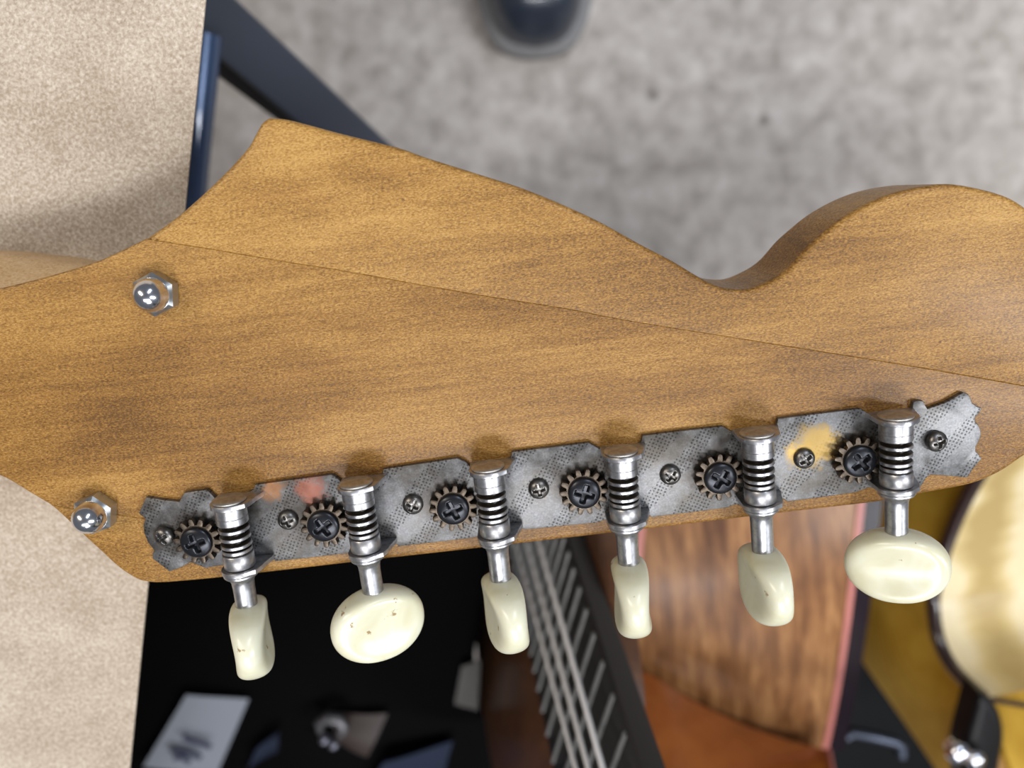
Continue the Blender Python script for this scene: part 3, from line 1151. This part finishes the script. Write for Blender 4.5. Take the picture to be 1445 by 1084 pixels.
V += [p + Vector((0.0, -0.02, -0.03)) for p in V]
F = []
for i in range(2):
    for k in range(2):
        F.append((i * 3 + k, i * 3 + k + 1, i * 3 + k + 4, i * 3 + k + 3))
        F.append((9 + i * 3 + k, 9 + i * 3 + k + 1, 9 + i * 3 + k + 4, 9 + i * 3 + k + 3))
lo = [0, 1, 2, 5, 8, 7, 6, 3]
for k in range(8):
    a, b = lo[k], lo[(k + 1) % 8]
    F.append((a, b, b + 9, a + 9))
mesh_obj('heel', V, F, M['heelC'], gc, smooth=40)
# black neck end with a chrome button in front of the heel
bp = [(1383, 984), (1392, 984), (1402, 990), (1412, 1003), (1419, 1022), (1421, 1045), (1417, 1070), (1412, 1100), (1400, 1150), (1372, 1150), (1362, 1100), (1362, 1068), (1366, 1045), (1374, 1015)]
V, F = zslab([(p.x, p.y) for p in (P(q.x, q.y, 0.478) for q in spline(bp, n=3, closed=True))], 0.478, 0.014, 0.0045, steps=4)
mesh_obj('neck_plate', V, F, M['blackgloss'], gc, smooth=40)
cb = P(1358, 1066, 0.485)
pr = [(0, 0.0035), (0.002, 0.0035), (0.004, 0.004), (0.0055, 0.0058)] + [(0.0055 + 0.005 * math.sin(k / 8 * math.pi / 2), 0.0058 * math.cos(k / 8 * math.pi / 2) + 0.0001) for k in range(1, 9)]
for x, y, s_ in ((1356, 1068, 1.0), (1383, 1080, 0.8)):
    V, F = lathe([(a * s_, r * s_) for a, r in pr], 28, 'z')
    c_ = P(x, y, 0.486)
    o = mesh_obj('strap_button', [v + Vector((c_.x, c_.y, 0.477)) for v in V], F, M['chrome'], gc, smooth=50)

# ------------------------------------------------------------------ black case between the guitars
q = [P(x, y, 0.33) for x, y in ((1178, 905), (1203, 905), (1262, 990), (1325, 1090), (1325, 1290), (1150, 1290))]
case = empty('hard_case', (q[0].x, q[0].y - 0.05, 0))
tag(case, 'black hard case standing between the walnut sided and gold topped guitars', 'case')
V, F = zslab([(p.x, p.y) for p in q], 0.33, 0.33, 0.004, steps=4)
mesh_obj('case_body', V, F, plain('black_case', (0.0045, 0.0048, 0.0055), 0.6, 0.0, Specular_IOR_Level=0.1), case, smooth=40)
V, F = tube([P(x, y, 0.332) for x, y in ((1194, 1040), (1203, 1034), (1236, 1041), (1264, 1048), (1273, 1055), (1273, 1068))], 0.003, 10)
mesh_obj('edge_highlight', V, F, plain('blue_grey_highlight', (0.10, 0.115, 0.16), 0.3, 0.5), case, smooth=40)  # bluish highlight along the case edge, put in as a coloured tube

# ------------------------------------------------------------------ black gig bag with things on it
zb = 0.40
bq = [(120, 700), (400, 690), (660, 690), (696, 750), (684, 860), (674, 935), (686, 1010), (722, 1100), (722, 1400), (60, 1400), (90, 1000)]
bagp = [(p.x, p.y) for p in (P(q.x, q.y, zb) for q in spline(bq, n=5, closed=True))]
bc = P(450, 1000, zb)
bag = empty('gig_bag', (bc.x, bc.y, 0))
tag(bag, 'black padded gig bag standing under the tuner knobs beside the bench', 'bag')
V, F = slab(bagp, 0.008, zb, steps=5, f=lambda x, y, d: Vector((x - 0.27 * d, y + 0.10 * d, zb - d)))
mesh_obj('bag_body', V, F, M['black'], bag, smooth=40)


def cloth_patch(name, px, z, mat, parent=None, amp=0.004, t=0.0015, seed=1):
    """curled sheet over four pixel corners at height z"""
    rnd = random.Random(seed)
    a, b, c, d = [P(x, y, z) for x, y in px]
    N = 12
    ph = rnd.random() * 6
    V, F = [], []
    for lay in (0, 1):
        for j in range(N + 1):
            for i in range(N + 1):
                u, v = i / N, j / N
                p = (a.lerp(b, u)).lerp(d.lerp(c, u), v)
                p.z += amp * (math.sin(u * 3.0 + ph) * 0.5 + math.sin(v * 4.2 + ph * 2) * 0.6) - lay * t + amp
                V.append(p)
    m = N + 1
    o2 = m * m
    for j in range(N):
        for i in range(N):
            F.append((j * m + i, j * m + i + 1, (j + 1) * m + i + 1, (j + 1) * m + i))
            F.append((o2 + j * m + i, o2 + j * m + i + 1, o2 + (j + 1) * m + i + 1, o2 + (j + 1) * m + i))
    rim = [i for i in range(N)] + [j * m + N for j in range(N)] + [N * m + i for i in range(N, 0, -1)] + [j * m for j in range(N, 0, -1)]
    for k in range(len(rim)):
        r1, r2 = rim[k], rim[(k + 1) % len(rim)]
        F.append((r1, r2, o2 + r2, o2 + r1))
    return mesh_obj(name, V, F, mat, parent, smooth=60)


zt = zb + 0.004
tg = empty('paper_tag', P(280, 1030, zb))
tag(tg, 'white paper tag with dark handwriting lying on the black gig bag', 'tag')
cloth_patch('tag_sheet', [(266, 976), (352, 985), (306, 1092), (206, 1076)], zt, M['tagpaper'], tg, 0.002, 0.0006, 3)
for q_ in ([(258, 1040), (270, 1046), (285, 1049), (298, 1055)], [(240, 1058), (252, 1060), (268, 1063), (284, 1070)], [(246, 1070), (256, 1068), (268, 1076)]):
    V, F = tube([P(x, y, zt + 0.0062) for x, y in q_], 0.0016, 6)
    mesh_obj('ink_line', V, F, M['ink'], tg, smooth=40)
c1_ = cloth_patch('cloth_strap', [(365, 1050), (398, 1022), (392, 1058), (350, 1084)], zb + 0.003, M['denim'], None, 0.004, 0.002, 5)
tag(c1_, 'small navy cloth fold on the gig bag next to the white tag', 'cloth')
c2_ = cloth_patch('cloth_fold', [(545, 1062), (640, 1040), (622, 1110), (520, 1110)], zb + 0.003, M['denim'], None, 0.005, 0.002, 8)
tag(c2_, 'larger navy cloth fold on the gig bag near the brown guitar', 'cloth')
lt = empty('luggage_buckle', P(480, 1035, zb))
tag(lt, 'metal buckle on a brown leather tab on the black gig bag', 'buckle')
cloth_patch('leather_tab', [(470, 1005), (548, 1004), (520, 1062), (478, 1044)], zb + 0.003, M['brownleather'], lt, 0.003, 0.002, 2)
V, F = tube([P(x, y, zb + 0.012) for x, y in ((452, 1034), (450, 1020), (462, 1013), (478, 1016), (486, 1026), (480, 1036))], [0.002, 0.0032, 0.0038, 0.004, 0.0036, 0.003], 12)
mesh_obj('buckle_frame', V, F, plain('dull_metal', (0.11, 0.105, 0.11), 0.4, 0.6), lt, smooth=50)
for x, y in ((459, 1040), (472, 1047)):
    V, F = lathe([(0, 0.003), (0.003, 0.003), (0.005, 0.002), (0.0056, 0.0003)], 16, 'z')
    c_ = P(x, y, zb + 0.006)
    mesh_obj('rivet', [v + c_ for v in V], F, plain('rivet_metal', (0.25, 0.25, 0.30), 0.3, 0.8), lt, smooth=50)
gsx = cloth_patch('webbing_strap', [(652, 936), (678, 930), (674, 1000), (642, 988)], zb + 0.002, M['greycloth'], None, 0.002, 0.0015, 4)
tag(gsx, 'short grey webbing strap lying between the gig bag and brown guitar', 'strap')
